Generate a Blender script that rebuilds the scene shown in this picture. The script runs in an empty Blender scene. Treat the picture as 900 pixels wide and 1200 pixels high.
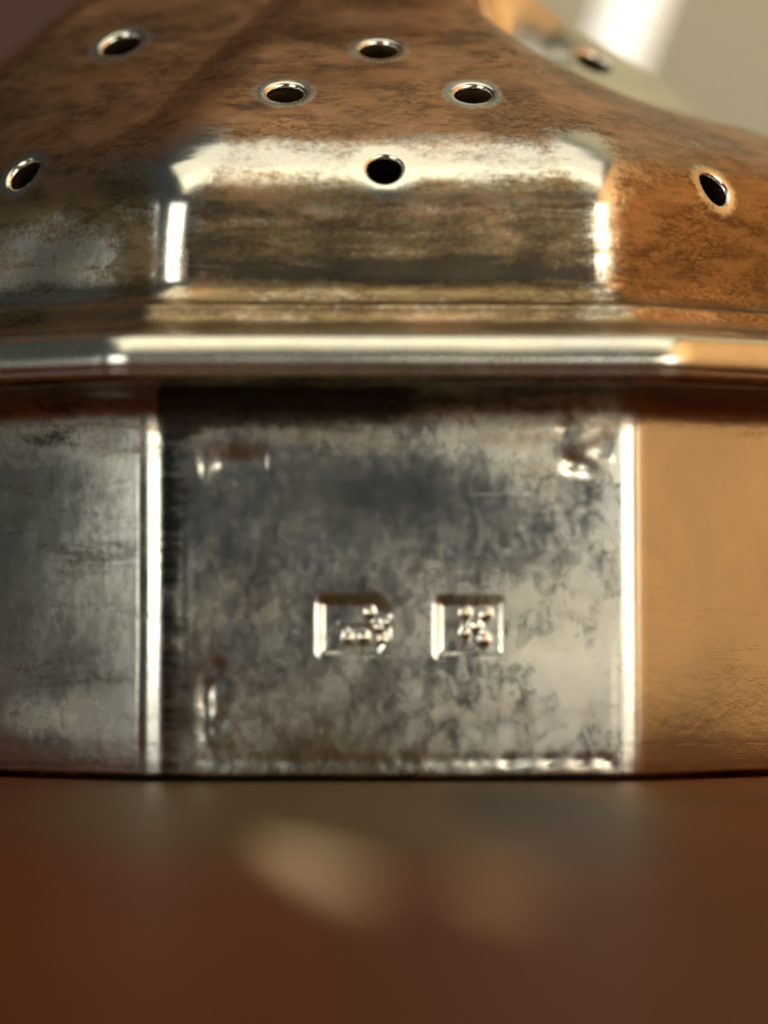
import bpy, math, random
import numpy as np
from mathutils import Vector

# One "p" is 0.02 mm: a pixel of the close-up measured on the front face.
P = 2.0e-5
R = math.radians
C = bpy.context.scene.collection
sc = bpy.context.scene

# ------------------------------------------------------------------ camera
DIST = 6000.0
CAM = np.array([0.0, -DIST, 210.0])
PITCH = -math.atan(100 / DIST)
cd = bpy.data.cameras.new('camera')
cam = bpy.data.objects.new('camera', cd)
C.objects.link(cam)
cam.location = Vector(CAM * P)
cam.rotation_euler = (R(90) - PITCH, 0, 0)
cd.sensor_fit = 'VERTICAL'
cd.sensor_height = 24
cd.sensor_width = 18
cd.lens = 120
cd.clip_start = 0.002
cd.clip_end = 20
cd.dof.use_dof = True
cd.dof.focus_distance = 6185 * P
cd.dof.aperture_fstop = 31
sc.camera = cam

# ------------------------------------------------------------------ world
w = bpy.data.worlds.new('World')
sc.world = w
w.use_nodes = True
w.node_tree.nodes['Background'].inputs[0].default_value = (0.215, 0.25, 0.265, 1)
w.node_tree.nodes['Background'].inputs[1].default_value = 0.2
sc.view_settings.view_transform = 'Standard'
sc.view_settings.look = 'None'
sc.view_settings.exposure = 0
sc.view_settings.gamma = 1

# ------------------------------------------------------------------ lamps
def lamp(name, az, el, dist, sx, sy, power, col):
    """Area lamp around the lid; az from the camera side, positive to the right."""
    ld = bpy.data.lights.new(name, 'AREA')
    ld.shape = 'RECTANGLE'
    ld.size, ld.size_y = sx, sy
    ld.energy = power
    ld.color = col
    o = bpy.data.objects.new(name, ld)
    C.objects.link(o)
    d = Vector((math.sin(R(az)) * math.cos(R(el)), -math.cos(R(az)) * math.cos(R(el)), math.sin(R(el))))
    t = Vector((0, 0.010, 0.012))
    o.location = t + d * dist
    o.rotation_euler = (-d).to_track_quat('-Z', 'Y').to_euler()
    return o
def glow(sx, sy, radiance):
    return radiance * math.pi * sx * sy
lamp('window_light_left', -38, 6, 0.32, 0.15, 0.24, glow(0.15, 0.24, 3.8), (1.0, 0.97, 0.90))
lamp('side_streak_light', -79.6, 3, 0.30, 0.026, 0.20, glow(0.026, 0.20, 1.7), (0.98, 0.98, 0.92))  # added strip lamp, no window there; makes the left panel's pale streak
lamp('side_strip_light_right', 63, 4, 0.29, 0.06, 0.20, glow(0.06, 0.20, 0.50), (0.96, 1.0, 0.88))  # added strip lamp, no window there; greys the right corner
lamp('window_light_right', 36, 8, 0.32, 0.15, 0.22, glow(0.15, 0.22, 3.6), (1.0, 0.95, 0.82))
lamp('ceiling_light', 5, 64, 0.40, 0.44, 0.20, glow(0.44, 0.20, 0.60), (1.0, 0.90, 0.66))
lamp('glint_light', 15, 10, 0.36, 0.06, 0.05, glow(0.06, 0.05, 8.0), (1.0, 0.93, 0.80))  # added unseen lamp for glints in the front dents
lamp('room_light', 10, 84, 0.8, 0.9, 0.7, glow(0.9, 0.7, 1.35), (1.0, 0.90, 0.72))
ww = lamp('right_wall_fill', 0, 60, 0.30, 0.12, 0.12, 2.1, (1.0, 0.93, 0.82))  # added lamp that only brightens the unseen ochre wall
ww.rotation_euler = Vector((1.0, -0.1, 0.25)).to_track_quat('-Z', 'Y').to_euler()
wb = lamp('back_wall_fill', 30, 85, 0.34, 0.12, 0.12, 0.75, (1.0, 0.95, 0.85))  # extra lamp added to lift the back wall
wb.rotation_euler = Vector((0.2, 1.0, 0.25)).to_track_quat('-Z', 'Y').to_euler()

# ------------------------------------------------------------------ material helpers
def new_mat(name):
    m = bpy.data.materials.new(name)
    m.use_nodes = True
    nt = m.node_tree
    return m, nt, nt.nodes['Principled BSDF']
def nd(nt, typ, **kw):
    n = nt.nodes.new(typ)
    for k, v in kw.items():
        if k.startswith('i_'):
            n.inputs[k[2:].replace('_', ' ')].default_value = v
        else:
            setattr(n, k, v)
    return n
def noise(nt, vec, scale, detail=4, rough=0.6, dist=0.0):
    n = nd(nt, 'ShaderNodeTexNoise')
    n.inputs['Scale'].default_value = scale
    n.inputs['Detail'].default_value = detail
    n.inputs['Roughness'].default_value = rough
    n.inputs['Distortion'].default_value = dist
    nt.links.new(vec, n.inputs['Vector'])
    return n.outputs['Fac']
def maprange(nt, f, a, b, c=0.0, d=1.0):
    n = nd(nt, 'ShaderNodeMapRange')
    n.interpolation_type = 'SMOOTHSTEP'
    for i, v in enumerate((a, b, c, d)):
        n.inputs[1 + i].default_value = v
    nt.links.new(f, n.inputs[0])
    return n.outputs[0]
def math_(nt, op, a, b=None, clamp=False):
    n = nd(nt, 'ShaderNodeMath', operation=op)
    n.use_clamp = clamp
    for i, v in enumerate((a, b)):
        if v is None: continue
        if isinstance(v, (int, float)): n.inputs[i].default_value = v
        else: nt.links.new(v, n.inputs[i])
    return n.outputs[0]
def mix(nt, fac, a, b):
    n = nd(nt, 'ShaderNodeMix', data_type='RGBA')
    for i, v in ((0, fac), (6, a), (7, b)):
        if isinstance(v, (int, float)): n.inputs[i].default_value = v
        elif isinstance(v, tuple): n.inputs[i].default_value = (*v, 1)
        else: nt.links.new(v, n.inputs[i])
    return n.outputs[2]
def coords(nt, s=(1, 1, 1)):
    """object coordinates in millimetres"""
    tc = nd(nt, 'ShaderNodeTexCoord')
    mp = nd(nt, 'ShaderNodeMapping')
    mp.inputs['Scale'].default_value = (1000 * s[0], 1000 * s[1], 1000 * s[2])
    nt.links.new(tc.outputs['Object'], mp.inputs['Vector'])
    return mp.outputs['Vector']

# tarnished silver.  attribute 'tarnish' 0..1 is where the brown film sits, 'wear' where it is rubbed off
def silver(name, brown=1.0, cloud=1.0, base_rough=0.10, bump=0.5):
    m, nt, b = new_mat(name)
    v = coords(nt)
    vs = coords(nt, (0.35, 0.35, 1.6))
    attr = lambda n: nd(nt, 'ShaderNodeAttribute', attribute_name=n).outputs['Fac']
    at, wr, ol, so, hz = attr('tarnish'), attr('wear'), attr('olive'), attr('shade_tarnish'), attr('haze')
    n_big = noise(nt, v, 0.45, 5, 0.62, 0.4)
    n_str = noise(nt, vs, 1.1, 6, 0.68, 0.6)
    n_fin = noise(nt, v, 5.5, 5, 0.75)
    n_spk = noise(nt, coords(nt, (1, 1, 2.6)), 4.2, 7, 0.78, 0.5)
    f = math_(nt, 'ADD', math_(nt, 'MULTIPLY', at, 1.6), math_(nt, 'MULTIPLY', math_(nt, 'SUBTRACT', n_str, 0.5), 2.2))
    f = math_(nt, 'ADD', f, math_(nt, 'MULTIPLY', math_(nt, 'SUBTRACT', n_fin, 0.5), 1.6))
    f = math_(nt, 'SUBTRACT', f, math_(nt, 'MULTIPLY', wr, 1.5))
    f = maprange(nt, f, 0.15, 1.25)
    clean = mix(nt, maprange(nt, n_big, 0.35, 0.65), (0.74, 0.71, 0.58), (0.64, 0.64, 0.57))
    film = mix(nt, maprange(nt, n_big, 0.36, 0.62), (0.46, 0.25, 0.12), (0.32, 0.18, 0.085))
    film = mix(nt, ol, film, (0.25, 0.20, 0.10))
    n_pat = noise(nt, coords(nt, (0.5, 0.5, 1.1)), 0.75, 4, 0.6, 0.5)
    n_smk = noise(nt, coords(nt, (0.45, 0.45, 2.2)), 1.5, 6, 0.72, 0.4)
    film = mix(nt, maprange(nt, n_smk, 0.45, 0.66, 0.0, 0.75), film, (0.11, 0.062, 0.035))
    film = mix(nt, maprange(nt, n_pat, 0.52, 0.66, 0.0, 0.5), film, (0.50, 0.29, 0.17))
    film = mix(nt, math_(nt, 'MULTIPLY', maprange(nt, n_spk, 0.42, 0.60, 0.0, 0.85), maprange(nt, n_pat, 0.36, 0.56, 1.0, 0.15)), film, (0.095, 0.055, 0.028))
    col = mix(nt, math_(nt, 'MULTIPLY', f, brown), clean, film)
    # painted dark reflections plus black tarnish, ragged at the edge
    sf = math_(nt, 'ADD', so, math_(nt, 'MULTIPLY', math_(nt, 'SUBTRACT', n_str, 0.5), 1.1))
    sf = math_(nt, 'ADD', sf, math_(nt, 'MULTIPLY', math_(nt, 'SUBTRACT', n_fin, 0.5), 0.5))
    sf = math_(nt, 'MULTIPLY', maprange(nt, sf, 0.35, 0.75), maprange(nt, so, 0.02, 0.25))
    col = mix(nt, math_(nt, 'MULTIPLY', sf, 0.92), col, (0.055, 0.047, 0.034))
    nt.links.new(col, b.inputs['Base Color'])
    b.inputs['Metallic'].default_value = 1.0
    rg = math_(nt, 'ADD', math_(nt, 'MULTIPLY', f, 0.20 * brown), base_rough)
    c1 = maprange(nt, noise(nt, coords(nt, (1, 1, 0.8)), 0.8, 4, 0.5, 0.1), 0.30, 0.70)
    mp2 = nd(nt, 'ShaderNodeMapping'); mp2.inputs['Rotation'].default_value = (0, R(40), 0); mp2.inputs['Scale'].default_value = (1.3, 1, 0.8)
    nt.links.new(v, mp2.inputs['Vector'])
    c2 = maprange(nt, noise(nt, mp2.outputs[0], 2.6, 4, 0.6, 0.9), 0.25, 0.75)
    cl = math_(nt, 'ADD', math_(nt, 'MULTIPLY', c1, 0.45), math_(nt, 'MULTIPLY', c2, 0.55))
    rg = math_(nt, 'ADD', rg, math_(nt, 'MULTIPLY', math_(nt, 'MULTIPLY', cl, hz), 0.42 * cloud))
    nt.links.new(rg, b.inputs['Roughness'])
    bp = nd(nt, 'ShaderNodeBump')
    bp.inputs['Distance'].default_value = 1.0e-5
    bp.inputs['Strength'].default_value = bump
    h = math_(nt, 'ADD', math_(nt, 'MULTIPLY', n_fin, 0.5), math_(nt, 'MULTIPLY', noise(nt, v, 1.4, 3, 0.5), 1.2))
    # short polishing scratches
    h = math_(nt, 'ADD', h, math_(nt, 'MULTIPLY', maprange(nt, noise(nt, coords(nt, (0.5, 0.5, 14)), 1.0, 3, 0.7, 0.8), 0.60, 0.72), 0.13))
    nt.links.new(h, bp.inputs['Height'])
    nt.links.new(bp.outputs[0], b.inputs['Normal'])
    return m
M_dome = silver('tarnished_silver', 1.0, 0.3, 0.14, 0.55)
M_rim = silver('worn_silver', 0.6, 0.2, 0.24, 0.4)
M_band = silver('cloudy_silver', 0.75, 1.0, 0.10, 0.32)

# ------------------------------------------------------------------ the lid
AP = 688.0                       # distance from the axis to the front face
ROT = R(1.9)
AXIS = np.array([-12.0, AP, 0.0])
T = math.tan(math.pi / 8)
cR, sR = math.cos(ROT), math.sin(ROT)

def ring(u, a, rc, bulge=0.0):
    """octagon of inner radius a with corners rounded by rc; u in facets, 0 = front, + to the right"""
    k = np.round(u)
    f = u - k
    h = (a - rc) * T
    F = 0.43
    flat = np.abs(f) <= F
    s = np.clip(f / F, -1, 1)
    al = k * math.pi / 4
    nx, ny = np.sin(al), -np.cos(al)
    tx, ty = np.cos(al), np.sin(al)
    aa = a + bulge * (1 - s * s)
    X = aa * nx + s * h * tx
    Y = aa * ny + s * h * ty
    sg = np.sign(f)
    t = np.clip((np.abs(f) - F) / (0.5 - F), 0, 1) * math.pi / 8
    ca = al + sg * math.pi / 8
    ph = al + sg * t
    cx = (a - rc) / math.cos(math.pi / 8)
    X2 = cx * np.sin(ca) + rc * np.sin(ph)
    Y2 = -cx * np.cos(ca) - rc * np.cos(ph)
    return np.where(flat, X, X2), np.where(flat, Y, Y2)

def wob(x, y, z, amp, s):
    return amp * (np.sin(x / s + 1.3 * np.sin(z / s * 0.8)) * np.cos(z / s * 1.1 + 0.7) +
                  0.6 * np.sin(y / s * 1.7 + z / s * 1.9 + 2) + 0.5 * np.sin(x / s * 2.3 - z / s * 1.5))

def to_world(X, Y, Z):
    return np.stack([cR * X - sR * Y + AXIS[0], sR * X + cR * Y + AXIS[1], Z], -1)

def project(W):
    d = W - CAM
    c, s = math.cos(PITCH), math.sin(PITCH)
    depth = d[..., 1] * c - d[..., 2] * s
    up = d[..., 2] * c + d[..., 1] * s
    return 450 + DIST * d[..., 0] / depth, 600 - DIST * up / depth, depth

def curve(pts, step):
    """smooth profile through (a, z, rc) points, sampled about every step"""
    pts = np.array(pts, float)
    t = np.r_[0, np.cumsum(np.hypot(*np.diff(pts[:, :2], axis=0).T) ** 0.5)]
    n = len(pts)
    out = []
    m = np.zeros_like(pts)
    for i in range(n):
        if i == 0: m[i] = (pts[1] - pts[0]) / (t[1] - t[0])
        elif i == n - 1: m[i] = (pts[-1] - pts[-2]) / (t[-1] - t[-2])
        else:
            d0 = (pts[i] - pts[i - 1]) / (t[i] - t[i - 1]); d1 = (pts[i + 1] - pts[i]) / (t[i + 1] - t[i])
            m[i] = (d0 * (t[i + 1] - t[i]) + d1 * (t[i] - t[i - 1])) / (t[i + 1] - t[i - 1])
    for i in range(n - 1):
        L = np.hypot(*(pts[i + 1] - pts[i])[:2])
        q = max(2, int(math.ceil(L / step)))
        h = t[i + 1] - t[i]
        for j in range(q):
            s = j / q
            out.append((2*s**3 - 3*s*s + 1) * pts[i] + (s**3 - 2*s*s + s) * h * m[i] +
                       (-2*s**3 + 3*s*s) * pts[i + 1] + (s**3 - s*s) * h * m[i + 1])
    out.append(pts[-1])
    return np.array(out)

def mesh_obj(name, verts, faces, mat, parent=None, attrs=None, smooth=True):
    q = np.asarray(verts)
    X, Yw, Z = q[:, 0] + 450, q[:, 1], q[:, 2]
    yy = 910 - Z
    attrs = dict(attrs or {})
    g = lambda cx, cy, sx, sy: np.exp(-((X - cx) / sx) ** 2 - ((yy - cy) / sy) ** 2)
    # haze: buffing scratches, heavier towards the lower right of the front face, none on the right face
    hx = np.interp(X, [0, 160, 250, 450, 720, 750, 770], [0.15, 0.25, 0.66, 0.58, 0.95, 0.1, 0.0])
    hx = hx * (1 - 0.7 * g(430, 570, 190, 80)) + 0.5 * g(620, 820, 130, 100) + 1.5 * g(70, 842, 60, 20) + 1.6 * g(110, 508, 38, 20) + 0.4 * g(560, 520, 160, 25) - 0.25 * g(650, 630, 90, 70)
    hx = np.maximum(hx, 0)
    attrs['haze'] = hx * np.where((X > 190) & (X < 745), 0.85, 1.0)
    # shade_tarnish: dark reflections painted under rim, on margin, panels, riser; black tarnish in shoulder pits
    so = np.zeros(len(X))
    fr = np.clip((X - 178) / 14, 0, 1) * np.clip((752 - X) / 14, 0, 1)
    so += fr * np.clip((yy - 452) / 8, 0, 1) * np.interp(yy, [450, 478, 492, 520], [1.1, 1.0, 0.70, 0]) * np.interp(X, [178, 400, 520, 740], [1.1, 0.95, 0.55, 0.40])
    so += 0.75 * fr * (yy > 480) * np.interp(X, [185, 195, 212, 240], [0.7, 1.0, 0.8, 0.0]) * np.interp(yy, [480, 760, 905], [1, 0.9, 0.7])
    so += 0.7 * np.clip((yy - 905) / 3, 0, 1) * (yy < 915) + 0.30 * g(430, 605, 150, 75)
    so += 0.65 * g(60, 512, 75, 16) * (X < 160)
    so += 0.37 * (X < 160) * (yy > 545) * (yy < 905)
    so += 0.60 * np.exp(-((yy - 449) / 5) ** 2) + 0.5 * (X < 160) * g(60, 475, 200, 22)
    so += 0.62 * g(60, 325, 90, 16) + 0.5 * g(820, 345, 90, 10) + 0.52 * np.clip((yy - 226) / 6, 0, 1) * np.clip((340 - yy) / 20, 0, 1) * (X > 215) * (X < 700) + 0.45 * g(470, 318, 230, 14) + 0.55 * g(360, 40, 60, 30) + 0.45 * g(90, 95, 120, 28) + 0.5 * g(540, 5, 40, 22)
    attrs['shade_tarnish'] = so * (Yw < 500)
    attrs['olive'] = np.clip((yy - 150) / 30, 0, 1) * np.interp(X, [0, 150, 690, 760], [0.75, 0.85, 0.85, 0.55])
    me = bpy.data.meshes.new(name)
    me.from_pydata((np.asarray(verts) * P).tolist(), [], faces)
    if smooth:
        me.polygons.foreach_set('use_smooth', [True] * len(me.polygons))
    for k, v in (attrs or {}).items():
        a = me.attributes.new(k, 'FLOAT', 'POINT')
        a.data.foreach_set('value', np.asarray(v, dtype=np.float32))
    me.materials.append(mat)
    me.update()
    o = bpy.data.objects.new(name, me)
    C.objects.link(o)
    if parent: 
        o.parent = parent
        o.matrix_parent_inverse = Matrix_inv(parent)
    return o
def Matrix_inv(p):
    from mathutils import Matrix
    return Matrix.Translation(-p.location)

lid = bpy.data.objects.new('pepper_caster_lid', None)
C.objects.link(lid)
lid.location = Vector(AXIS * P)
lid['label'] = 'tarnished silver octagonal pepper caster lid with pierced dome and stamped hallmarks'
lid['category'] = 'caster lid'

def usamples(front, side, back, arc, extra=None):
    us = []
    for k in range(-4, 4):
        n = front if k == 0 else side if abs(k) <= 1 else (side // 2 if abs(k) == 2 else back)
        if k == 0 and extra is not None:
            us += list(extra)
        else:
            us += list(k - 0.43 + 0.86 * np.arange(n) / n)
        us += list(k + 0.43 + 0.14 * np.arange(arc) / arc)
    # first seam: facet -4 begins at u=-4.43
    return np.array(us)

# ---- dome
def dome_dz(u, a):
    """hand-raised unevenness: the ridge to the right sits lower, the left flank fuller"""
    uu = ((u + 4) % 8) - 4
    wr = np.where(uu < 1.5, np.clip(uu - 0.5, 0, 1), np.clip(1 - (uu - 1.5) / 0.65, 0, 1))
    dr = np.interp(a, [70, 120, 148, 175, 244, 282, 378, 475, 560], [0, -70, -121, -129, -117, -108, -68, -25, 0])
    wl = np.clip(1.6 - np.abs(uu + 2.3), 0, 1)
    dl = np.interp(a, [60, 150, 250, 383, 512, 590, 620], [0, 40, 80, 92, 72, 12, 0])
    return wr * dr + wl * dl

dome_prof = curve([(672, 548, 62), (652, 562, 70), (641, 578, 74), (637, 620, 76), (632, 660, 78), (626, 688, 82), (609, 720, 84), (585, 746, 104),
                   (552, 772, 110), (512, 803, 105), (450, 845, 80), (375, 894, 50), (300, 938, 40), (223, 988, 30), (165, 1040, 22),
                   (130, 1100, 18), (110, 1160, 14), (120, 1200, 14), (150, 1230, 14), (160, 1265, 14), (135, 1310, 12), (80, 1340, 8), (4, 1350, 1)], 5.0)

def dome_S(u, v):
    i = np.clip(v, 0, len(dome_prof) - 1.000001)
    i0 = np.floor(i).astype(int); f = i - i0
    pr = dome_prof[i0] * (1 - f)[..., None] + dome_prof[i0 + 1] * f[..., None]
    a, z, rc = pr[..., 0], pr[..., 1], pr[..., 2]
    uu = ((u + 4) % 8) - 4
    sh = 1 - 0.75 * np.clip(1 - np.abs(uu - 1.5) / 0.3, 0, 1) * np.clip((z - 740) / 60, 0, 1)
    X, Y = ring(u, a, rc * sh, 2.5)
    z = z + dome_dz(u, a)
    ww = wob(X, Y, z, 0.5, 42)
    rr = np.maximum(np.hypot(X, Y), 1)
    return to_world(X + X / rr * ww, Y + Y / rr * ww, z + 0.8 * ww * (a < 600))

U = usamples(112, 100, 16, 10)
V = np.arange(len(dome_prof)).astype(float)
UU, VV = np.meshgrid(U, V)
G = dome_S(UU, VV)
px, py, dep = project(G)
# hole targets: (x, y, facet, radius)
holes = [(450, 198, 0, 25.5), (335, 107, 0, 27), (553, 109, 0, 27), (443, 56, 0, 28),
         (28, 202, -1, 27), (140, 52, -1, 30), (838, 219, 1, 27), (697, 72, 2, 28)]
centres = []
for hx, hy, k, r in holes:
    msk = (np.abs(UU - k) < 0.5) & (VV < 170)
    d = np.where(msk, (px - hx) ** 2 + (py - hy) ** 2, 1e12)
    i = np.unravel_index(np.argmin(d), d.shape)
    centres.append((UU[i], VV[i], r))
    print('hole', hx, hy, 'found', px[i], py[i], UU[i], VV[i], dome_prof[int(VV[i])])
for k in (3, -3, -4, -2):
    centres.append((k + 0.02, centres[0][1], 27)); 
nu, nv = len(U), len(V)
Uf, Vf = UU.copy(), VV.copy()
dead = np.zeros((nv, nu), bool)      # faces
hd = np.full((nv, nu), 1e9)
for (uc, vc, r) in centres:
    c = dome_S(np.array([uc]), np.array([vc]))[0]
    D = np.linalg.norm(dome_S(Uf, Vf) - c, axis=-1)
    hd = np.minimum(hd, D - r)
    inside = D < r * 1.0
    fi = inside | np.roll(inside, -1, 1)
    fi[:-1] |= fi[1:]
    fi = fi & (np.abs((UU - uc + 4) % 8 - 4) < 0.6)
    dead |= fi
    # vertices bordering the removed faces
    touch = np.zeros_like(dead)
    touch |= fi; touch |= np.roll(fi, 1, 1)
    touch[1:] |= touch[:-1].copy()
    live = ~fi
    lt = live | np.roll(live, 1, 1)
    lt[1:] |= lt[:-1].copy()
    bd = touch & lt
    for _ in range(8):
        S = dome_S(Uf[bd], Vf[bd])
        q = (r / np.maximum(np.linalg.norm(S - c, axis=-1), 1e-6)) ** 0.9
        Uf[bd] = uc + (Uf[bd] - uc) * q
        Vf[bd] = vc + (Vf[bd] - vc) * q
    # relax neighbours outside a little
G = dome_S(Uf, Vf)
verts = G.reshape(-1, 3).tolist()
idx = np.arange(nu * nv).reshape(nv, nu)
faces, edges = [], {}
for j in range(nv - 1):
    for i in range(nu):
        if dead[j, i]: continue
        i2 = (i + 1) % nu
        faces.append((int(idx[j, i]), int(idx[j, i2]), int(idx[j + 1, i2]), int(idx[j + 1, i])))
for f in faces:
    for a_, b_ in zip(f, f[1:] + f[:1]):
        edges[(a_, b_)] = 1
border = {b_: a_ for (a_, b_) in edges if (b_, a_) not in edges}
hdl = hd.reshape(-1).tolist()
Vfl = VV.reshape(-1)
loops = []
seen = set()
for s in list(border):
    if s in seen: continue
    L = [s]; seen.add(s); n = border[s]
    while n != s and n in border and n not in seen:
        L.append(n); seen.add(n); n = border[n]
    vv = Vfl[L]
    if vv.min() > 1 and vv.max() < nv - 2: loops.append(L)
print('hole loops', len(loops), [len(l) for l in loops])
nodes_n = {}
axis_w = AXIS
for L in loops:
    pts = np.array([verts[i] for i in L])
    c = pts.mean(0)
    n = np.zeros(3)
    for i in range(len(L)):
        n += np.cross(pts[i] - c, pts[(i + 1) % len(L)] - c)
    n /= np.linalg.norm(n)
    if np.dot(n, c - (axis_w + [0, 0, 500])) < 0: n = -n
    prev = L
    b = 5.0
    rad = np.linalg.norm(pts - c, axis=1).mean()
    for (dr, dz) in [(1.5, 0.4), (3.2, 1.6), (4.5, 3.4), (5, 5.5), (5, 12), (5, 26), (4, 30), (1, 32)]:
        ringv = c + (pts - c) * (1 - dr / rad) - n * dz
        base = len(verts)
        verts += ringv.tolist()
        hdl += [-dz if dz > 0 else 0] * len(L)
        new = list(range(base, base + len(L)))
        for i in range(len(L)):
            i2 = (i + 1) % len(L)
            faces.append((prev[i], prev[i2], new[i2], new[i]))
        prev = new
va = np.array(verts)
hdl = np.array(hdl)
# film of tarnish and the parts of it rubbed off
z = va[:, 2]
X0, Y0 = va[:, 0], va[:, 1]
tar = np.interp(z, [556, 600, 650, 690, 725, 745, 770, 830, 1000], [0.75, 0.85, 0.85, 0.70, 0.20, 0.30, 0.85, 1.0, 1.0])
front = np.exp(-((X0 + 0) / 330.0) ** 4)
tar = np.where(z < 760, tar * front + (1 - front) * np.interp(z, [560, 640, 760], [1.0, 1.0, 1.0]), tar)
ug = np.zeros(len(va)); ug[:nu * nv] = UU.reshape(-1)
right2 = np.clip((ug - 1.49) / 0.02, 0, 1) * np.clip((3.4 - ug) / 0.2, 0, 1) * np.clip((z - 770) / 30, 0, 1)
tar = tar * (1 - 0.85 * right2)
left_low = np.clip((-X0 - 280) / 60, 0, 1) * np.clip((690 - z) / 60, 0, 1)
tar = tar * (1 - 0.55 * left_low)
wear = np.exp(-(np.maximum(hdl, 0) / 11.0) ** 2) * (hdl > -8)
ugrid = np.abs((UU - np.round(UU))) 
rid = np.zeros(len(va)); rid[:nu * nv] = (np.clip((ugrid - 0.40) / 0.08, 0, 1)).reshape(-1)
rid = rid * np.interp(z, [560, 600, 740, 800], [0.5, 0.8, 0.8, 0.0]) * np.interp(X0, [255, 285], [1, 0.15])
wear = np.maximum(wear, rid)
dome = mesh_obj('dome', va, [f[::-1] for f in faces], M_dome, lid, {'tarnish': tar, 'wear': wear})

# ---- plain lofted mouldings
def loft(name, prof, step, U, mat, tar=0.2, bulge=0.0, amp=0.4, ws=60, closed=False, Sfn=None, split=None):
    pr = curve(prof, step) if step else np.array(prof, float)
    V = np.arange(len(pr))
    UU, VV = np.meshgrid(U, V)
    a, z, rc = pr[VV][..., 0], pr[VV][..., 1], pr[VV][..., 2]
    X, Y = ring(UU, a, rc, bulge)
    ww = wob(X, Y, z, amp, ws)
    rr = np.hypot(X, Y)
    X = X + X / rr * ww; Y = Y + Y / rr * ww
    if Sfn is not None:
        dd = Sfn(X, Y, z, UU)
        Y = Y + dd
    Wd = to_world(X, Y, z)
    nu, nv = len(U), len(pr)
    idx = np.arange(nu * nv).reshape(nv, nu)
    A = idx[:-1]; B = np.roll(idx, -1, 1)[:-1]; Cc = np.roll(idx, -1, 1)[1:]; Dd = idx[1:]
    F = np.stack([A, B, Cc, Dd], -1).reshape(-1, 4)
    t = tar(X, z, UU) if callable(tar) else np.full(X.shape, tar)
    return Wd.reshape(-1, 3), F, t.reshape(-1), UU, z, X

Us = usamples(60, 50, 12, 10)
# stepped moulding between rim and dome
W1, F1, t1, *_ = loft('m', [(762, 508, 50), (748, 515, 50), (730, 519, 50), (722, 524, 50), (716, 527, 50), (705, 529, 50),
                            (694, 535, 50), (687, 545, 50), (683, 552, 50), (674, 556, 50), (664, 556, 50), (650, 562, 50)], 3, Us, M_dome, 0.72, 1, 1.0, 50)
mesh_obj('stepped_moulding', W1, F1.tolist(), M_dome, lid, {'tarnish': t1, 'wear': t1 * 0})
# rim bead
W2, F2, t2, *_ = loft('r', [(735, 516, 60), (762, 517, 62), (778, 510, 64), (787, 497, 68), (791, 485, 70), (790, 476, 70), (788.5, 472, 70), (788, 468, 70), (785, 463, 70), (777, 458, 66), (762, 457, 60), (720, 457, 50)],
                      2.5, Us, M_rim, 0.10, 1, 0.6, 70)
mesh_obj('rim_bead', W2, F2.tolist(), M_rim, lid, {'tarnish': t2, 'wear': t2 * 0})

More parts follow.
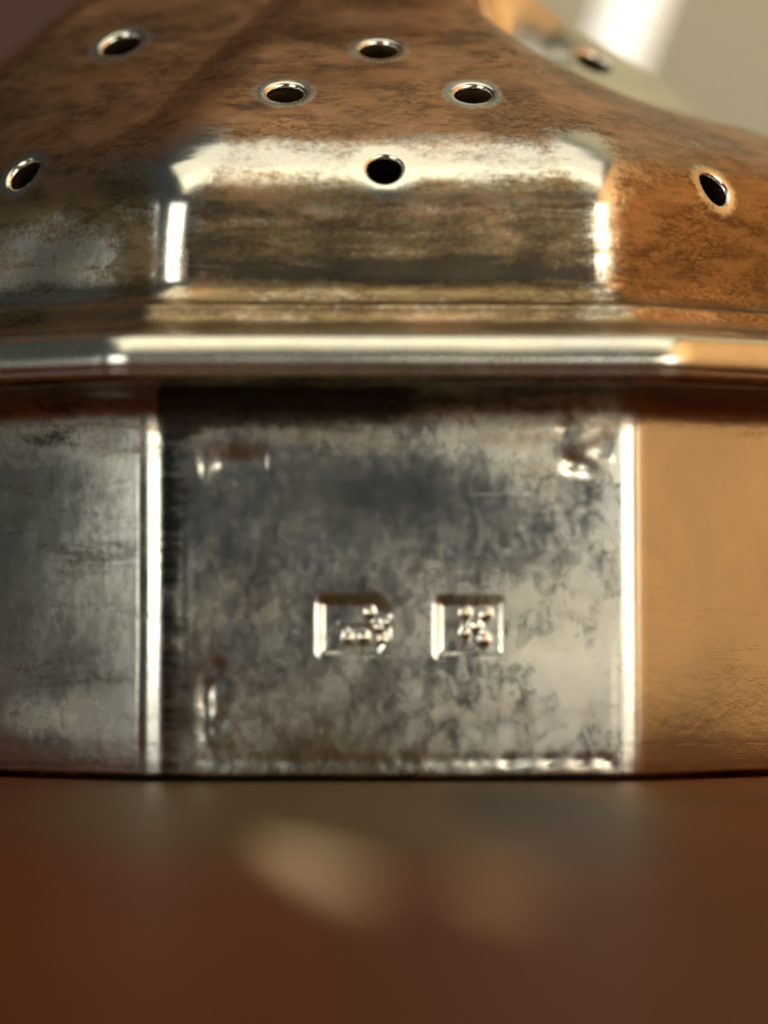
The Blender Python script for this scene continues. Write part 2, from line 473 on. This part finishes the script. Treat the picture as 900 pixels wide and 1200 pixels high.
# ---- collar with the two hallmarks
def sd_box(x, y, cx, cy, hx, hy, r):
    qx = np.abs(x - cx) - hx + r; qy = np.abs(y - cy) - hy + r
    return np.hypot(np.maximum(qx, 0), np.maximum(qy, 0)) + np.minimum(np.maximum(qx, qy), 0) - r
def sd_seg(x, y, x0, y0, x1, y1, r):
    dx, dy = x1 - x0, y1 - y0
    t = np.clip(((x - x0) * dx + (y - y0) * dy) / (dx * dx + dy * dy + 1e-9), 0, 1)
    return np.hypot(x - x0 - t * dx, y - y0 - t * dy) - r
XO = 450 - 462        # picture x of the middle of the front face -> local x
def sstep(d, w): 
    t = np.clip(0.5 - d / w, 0, 1); return t * t * (3 - 2 * t)
def hallmark_depth(X, Y, z, U):
    x = X + 460; y = 909 - z
    on = (np.abs(U) < 0.43)
    # left stamp: clipped corners to the right, worn figure; right stamp: upright block with a worn K
    s1 = np.maximum(sd_box(x, y, 416, 733, 42, 33, 8), ((x - 446) * 0.75 + np.abs(y - 733) * 0.66 - 19))
    d = (2.6 + 4.2 * np.exp(-np.maximum(x - 376, 0) / 12)) * sstep(s1 + 2, np.maximum(np.interp(x, [371, 392], [21, 9]), np.interp(y, [704, 720], [17, 9])))
    f1 = np.minimum.reduce([sd_seg(x, y, 400, 729, 430, 727, 4), sd_seg(x, y, 430, 727, 434, 718, 3), sd_seg(x, y, 405, 729, 404, 746, 2.5), sd_seg(x, y, 432, 728, 448, 738, 3)])
    knob = lambda L, r: np.sum([np.exp(-((x - a) ** 2 + (y - b) ** 2) / (2 * r * r)) for a, b in L], axis=0)
    d = d - 0.7 * sstep(f1, 7) * (s1 < -2) - 3.2 * knob([(432, 717), (444, 735), (450, 728), (448, 748), (425, 746), (407, 747)], 3.6)
    s2 = sd_box(x, y, 550, 734, 38, 33, 7)
    d = d + (2.6 + 4.2 * np.exp(-np.maximum(x - 514, 0) / 12)) * sstep(s2 + 2, np.maximum(np.interp(x, [510, 531], [21, 9]), np.interp(y, [704, 720], [17, 9])))
    f2 = np.minimum.reduce([sd_seg(x, y, 545, 716, 545, 750, 3.6), sd_seg(x, y, 549, 734, 569, 718, 3.2), sd_seg(x, y, 551, 732, 568, 750, 3.2)])
    d = d - 0.9 * sstep(f2, 7) * (s2 < -2) - 3.2 * knob([(544, 718), (569, 719), (558, 733), (544, 741), (566, 749)], 3.6)
    rnd = random.Random(4)
    for i in range(11):
        d = d + (1.8 * rnd.random() + 0.9) * np.exp(-((x - 556 - i * 16 - rnd.random() * 7) / 9) ** 2 - ((y - 888 - rnd.random() * 5) / 7) ** 2)
    for i in range(22):
        d = d + (0.8 * rnd.random() + 0.3) * np.exp(-((x - 235 - i * 15 - rnd.random() * 8) / 9) ** 2 - ((y - 889 - rnd.random() * 5) / 7) ** 2)
    for i in range(8):
        d = d + (1.0 * rnd.random() + 0.5) * np.exp(-((x - 238 - i * 10) / 5) ** 2 - ((y - 540 - rnd.random() * 10) / 18) ** 2)
    for i in range(9):
        d = d + (1.0 * rnd.random() + 0.6) * np.exp(-((x - 236 - rnd.random() * 22 - i) / 7) ** 2 - ((y - 780 - i * 13) / 9) ** 2)
    for i in range(9):
        d = d + (1.8 * rnd.random() + 0.8) * np.exp(-((x - 655 - rnd.random() * 58) / 11) ** 2 - ((y - 498 - rnd.random() * 46) / 10) ** 2)
    for (cx, cy, sx, sy, am) in [(272, 541, 30, 16, 3.2), (690, 520, 26, 26, -4.0), (240, 830, 10, 44, 2.2), (262, 880, 16, 12, 2.0),
                                 (660, 897, 40, 9, -1.6), (590, 898, 22, 7, -1.2), (216, 700, 9, 150, 1.4), (440, 600, 90, 50, 1.6), (600, 820, 110, 60, -2.2)]:
        d = d + am * np.exp(-((x - cx) / sx) ** 2 - ((y - cy) / sy) ** 2)
    return d * on
fr = np.concatenate([np.linspace(-0.43, -0.185, 42)[:-1], np.linspace(-0.185, 0.245, 260)[:-1], np.linspace(0.245, 0.43, 32)[:-1]])
Uc = usamples(0, 60, 12, 12, extra=fr)
prof = np.concatenate([
    curve([(640, -3, 40), (672, -6, 48), (682, -4, 56), (687, 1, 58), (688, 10, 58), (688.5, 40, 58)], 3)[:-1],
    curve([(688.5, 40, 58), (688.5, 132, 58)], 5)[:-1],
    curve([(688.5, 132, 58), (688, 222, 58)], 1.3)[:-1],
    curve([(688, 222, 58), (687, 330, 58), (686.5, 390, 58), (687, 415, 58), (690, 430, 58), (698, 442, 58), (712, 451, 56), (728, 456, 54), (745, 458.5, 52), (756, 459, 50)], 4)])
def tarc(X, z, U):
    t = np.interp(z, [0, 20, 100, 250, 360, 400, 440], [0.35, 0.12, 0.12, 0.1, 0.15, 0.5, 0.6])
    hm = (np.abs(U) < 0.43) * (np.abs(z - 176) < 33) * ((np.abs(X + 45) < 45) | (np.abs(X - 89) < 41))
    t = t + 0.12 * hm
    side = (U > 0.45) & (U < 3)
    return np.where(side, np.interp(z, [0, 370, 400, 440, 460], [-0.8, -0.8, 0.1, 0.75, 0.8]), t)
W3, F3, t3, UU3, z3, X3 = loft('c', prof, 0, Uc, M_band, tarc, 5.0, 0.5, 80, Sfn=hallmark_depth)
fc_u = UU3.reshape(-1)[F3[:, 0]]; fc_x = X3.reshape(-1)[F3].mean(1) + 460; fc_y = 909 - z3.reshape(-1)[F3].mean(1)
inf = (np.abs(fc_u) < 0.43)
m1 = inf & (fc_x > 362) & (fc_x < 468) & (fc_y > 689) & (fc_y < 775)
m2 = inf & (fc_x > 501) & (fc_x < 597) & (fc_y > 689) & (fc_y < 777)
def sub(name, sel, label=None):
    Fs = F3[sel]
    ids, inv = np.unique(Fs, return_inverse=True)
    o = mesh_obj(name, W3[ids], inv.reshape(Fs.shape).tolist(), M_band, lid, {'tarnish': t3[ids], 'wear': t3[ids] * 0})
    if label: o['label'] = label
    return o
sub('collar', ~(m1 | m2))
sub('hallmark', m1, 'left stamped hallmark with clipped right end and worn raised dots')
sub('hallmark', m2, 'right stamped square hallmark with worn raised dots')

# ------------------------------------------------------------------ setting
def box(name, lo, hi, mat, kind='structure'):
    (x0, y0, z0), (x1, y1, z1) = lo, hi
    v = [(x, y, z) for z in (z0, z1) for y in (y0, y1) for x in (x0, x1)]
    f = [(0, 2, 3, 1), (4, 5, 7, 6), (0, 1, 5, 4), (2, 6, 7, 3), (0, 4, 6, 2), (1, 3, 7, 5)]
    me = bpy.data.meshes.new(name); me.from_pydata(v, [], f); me.materials.append(mat); me.update()
    o = bpy.data.objects.new(name, me); C.objects.link(o)
    if kind: o['kind'] = kind
    return o
# mahogany table
m, nt, b = new_mat('polished_mahogany')
vw = coords(nt, (0.02, 0.3, 0.3))
g = noise(nt, vw, 1.0, 6, 0.6, 1.2)
c1 = mix(nt, maprange(nt, g, 0.40, 0.60), (0.090, 0.019, 0.004), (0.028, 0.006, 0.002))
vb = coords(nt)
c1 = mix(nt, maprange(nt, noise(nt, vb, 0.12, 3, 0.5), 0.45, 0.6, 0, 0.5), c1, (0.115, 0.032, 0.008))
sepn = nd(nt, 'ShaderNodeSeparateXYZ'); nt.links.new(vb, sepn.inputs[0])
def painted_spot(cx, cy, rx, ry, sh, lo=0.25):
    # soft spot painted into the table colour: centre and half sizes in millimetres on the table
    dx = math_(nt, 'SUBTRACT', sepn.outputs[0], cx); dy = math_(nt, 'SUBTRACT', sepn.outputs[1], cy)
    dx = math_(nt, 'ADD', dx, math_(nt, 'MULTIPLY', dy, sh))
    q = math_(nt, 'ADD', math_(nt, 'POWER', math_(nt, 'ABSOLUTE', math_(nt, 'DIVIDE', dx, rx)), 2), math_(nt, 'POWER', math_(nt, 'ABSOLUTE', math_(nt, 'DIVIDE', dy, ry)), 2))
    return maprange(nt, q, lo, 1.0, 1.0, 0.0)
c1 = mix(nt, math_(nt, 'MULTIPLY', painted_spot(-0.8, -10, 8.5, 36, 0.0, 0.1), 0.8), c1, (0.070, 0.052, 0.020))  # olive reflection of the lid painted into the wood colour
c1 = mix(nt, math_(nt, 'MULTIPLY', painted_spot(3.4, -20, 2.4, 22, 0.05, 0.1), 0.9), c1, (0.025, 0.014, 0.007))  # darker patch right of centre
c1 = mix(nt, painted_spot(-1.15, -36.5, 0.66, 10.5, 0.12, 0.0), c1, (0.62, 0.51, 0.33))  # bright reflection painted as a pale slanted streak
c1 = mix(nt, math_(nt, 'MULTIPLY', painted_spot(1.7, -43.5, 0.7, 5.0, 0.05), 0.75), c1, (0.40, 0.27, 0.14))  # second, fainter reflection painted in
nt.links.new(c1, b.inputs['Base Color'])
b.inputs['Roughness'].default_value = 0.45
b.inputs['IOR'].default_value = 1.07
bp = nd(nt, 'ShaderNodeBump'); bp.inputs['Distance'].default_value = 6e-5; bp.inputs['Strength'].default_value = 0.6
nt.links.new(noise(nt, vb, 0.5, 2, 0.5), bp.inputs['Height']); nt.links.new(bp.outputs[0], b.inputs['Normal'])
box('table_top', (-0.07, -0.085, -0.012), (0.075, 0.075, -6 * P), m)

def plain(name, col, rough=0.8, var=0.15, scale=0.02):
    m, nt, b = new_mat(name)
    v = coords(nt)
    f = maprange(nt, noise(nt, v, scale, 4, 0.6), 0.3, 0.7)
    c = mix(nt, f, tuple(x * (1 - var) for x in col), tuple(min(1, x * (1 + var)) for x in col))
    nt.links.new(c, b.inputs['Base Color'])
    b.inputs['Roughness'].default_value = rough
    return m
M_grey = plain('grey_plaster', (0.55, 0.545, 0.41))
M_dark = plain('dark_wood', (0.075, 0.026, 0.012), 0.6)
M_orange = plain('ochre_wall', (0.84, 0.46, 0.20), 0.8, 0.04)
M_slate = plain('slate_wall', (0.062, 0.094, 0.130), 0.8)
box('wall_back', (0.0, 0.36, -0.3), (0.45, 0.38, 0.7), M_grey)
box('wall_back_panel', (-0.45, 0.36, -0.3), (-0.002, 0.38, 0.7), M_dark)
box('wall_right', (0.30, -0.60, -0.3), (0.32, 0.355, 0.45), M_orange)
box('wall_left', (-0.42, -0.60, -0.3), (-0.40, 0.355, 0.35), M_slate)

# white strip of light hanging behind, out of focus
def tube(name, p0, p1, r, mat, n=24, caps=True):
    p0, p1 = Vector(p0), Vector(p1)
    d = (p1 - p0).normalized()
    s = d.cross(Vector((0, 1, 0))).normalized(); t = d.cross(s)
    v, f = [], []
    for p in (p0, p1):
        for i in range(n):
            a = 2 * math.pi * i / n
            v.append(p + s * r * math.cos(a) + t * r * math.sin(a))
    for i in range(n):
        f.append((i, (i + 1) % n, n + (i + 1) % n, n + i))
    f += [tuple(range(n))[::-1], tuple(range(n, 2 * n))]
    me = bpy.data.meshes.new(name); me.from_pydata(v, [], f); me.materials.append(mat)
    me.polygons.foreach_set('use_smooth', [len(p.vertices) == 4 for p in me.polygons]); me.update()
    o = bpy.data.objects.new(name, me); C.objects.link(o)
    return o
m, nt, b = new_mat('lit_tube')
b.inputs['Base Color'].default_value = (0.9, 0.88, 0.8, 1)
b.inputs['Emission Color'].default_value = (1.0, 0.96, 0.84, 1)
b.inputs['Emission Strength'].default_value = 1.1
def at(x, y, Y):
    """point seen at picture x, y at distance Y (metres) beyond the front face"""
    dpt = DIST * P + Y
    c, s = math.cos(PITCH), math.sin(PITCH)
    rx = (x - 450) / DIST; ru = (600 - y) / DIST
    # ray = forward + rx*right + ru*up
    fy, fz = c + ru * s, -s + ru * c
    k = dpt / fy
    return (rx * k, Y, CAM[2] * P + fz * k)
tb = tube('tube_lamp', at(795, -140, 0.07), at(690, 150, 0.07), 0.00095, m)
tb['label'] = 'bright white tube lamp leaning against the grey wall, blurred behind the dome'
tb['category'] = 'lamp'
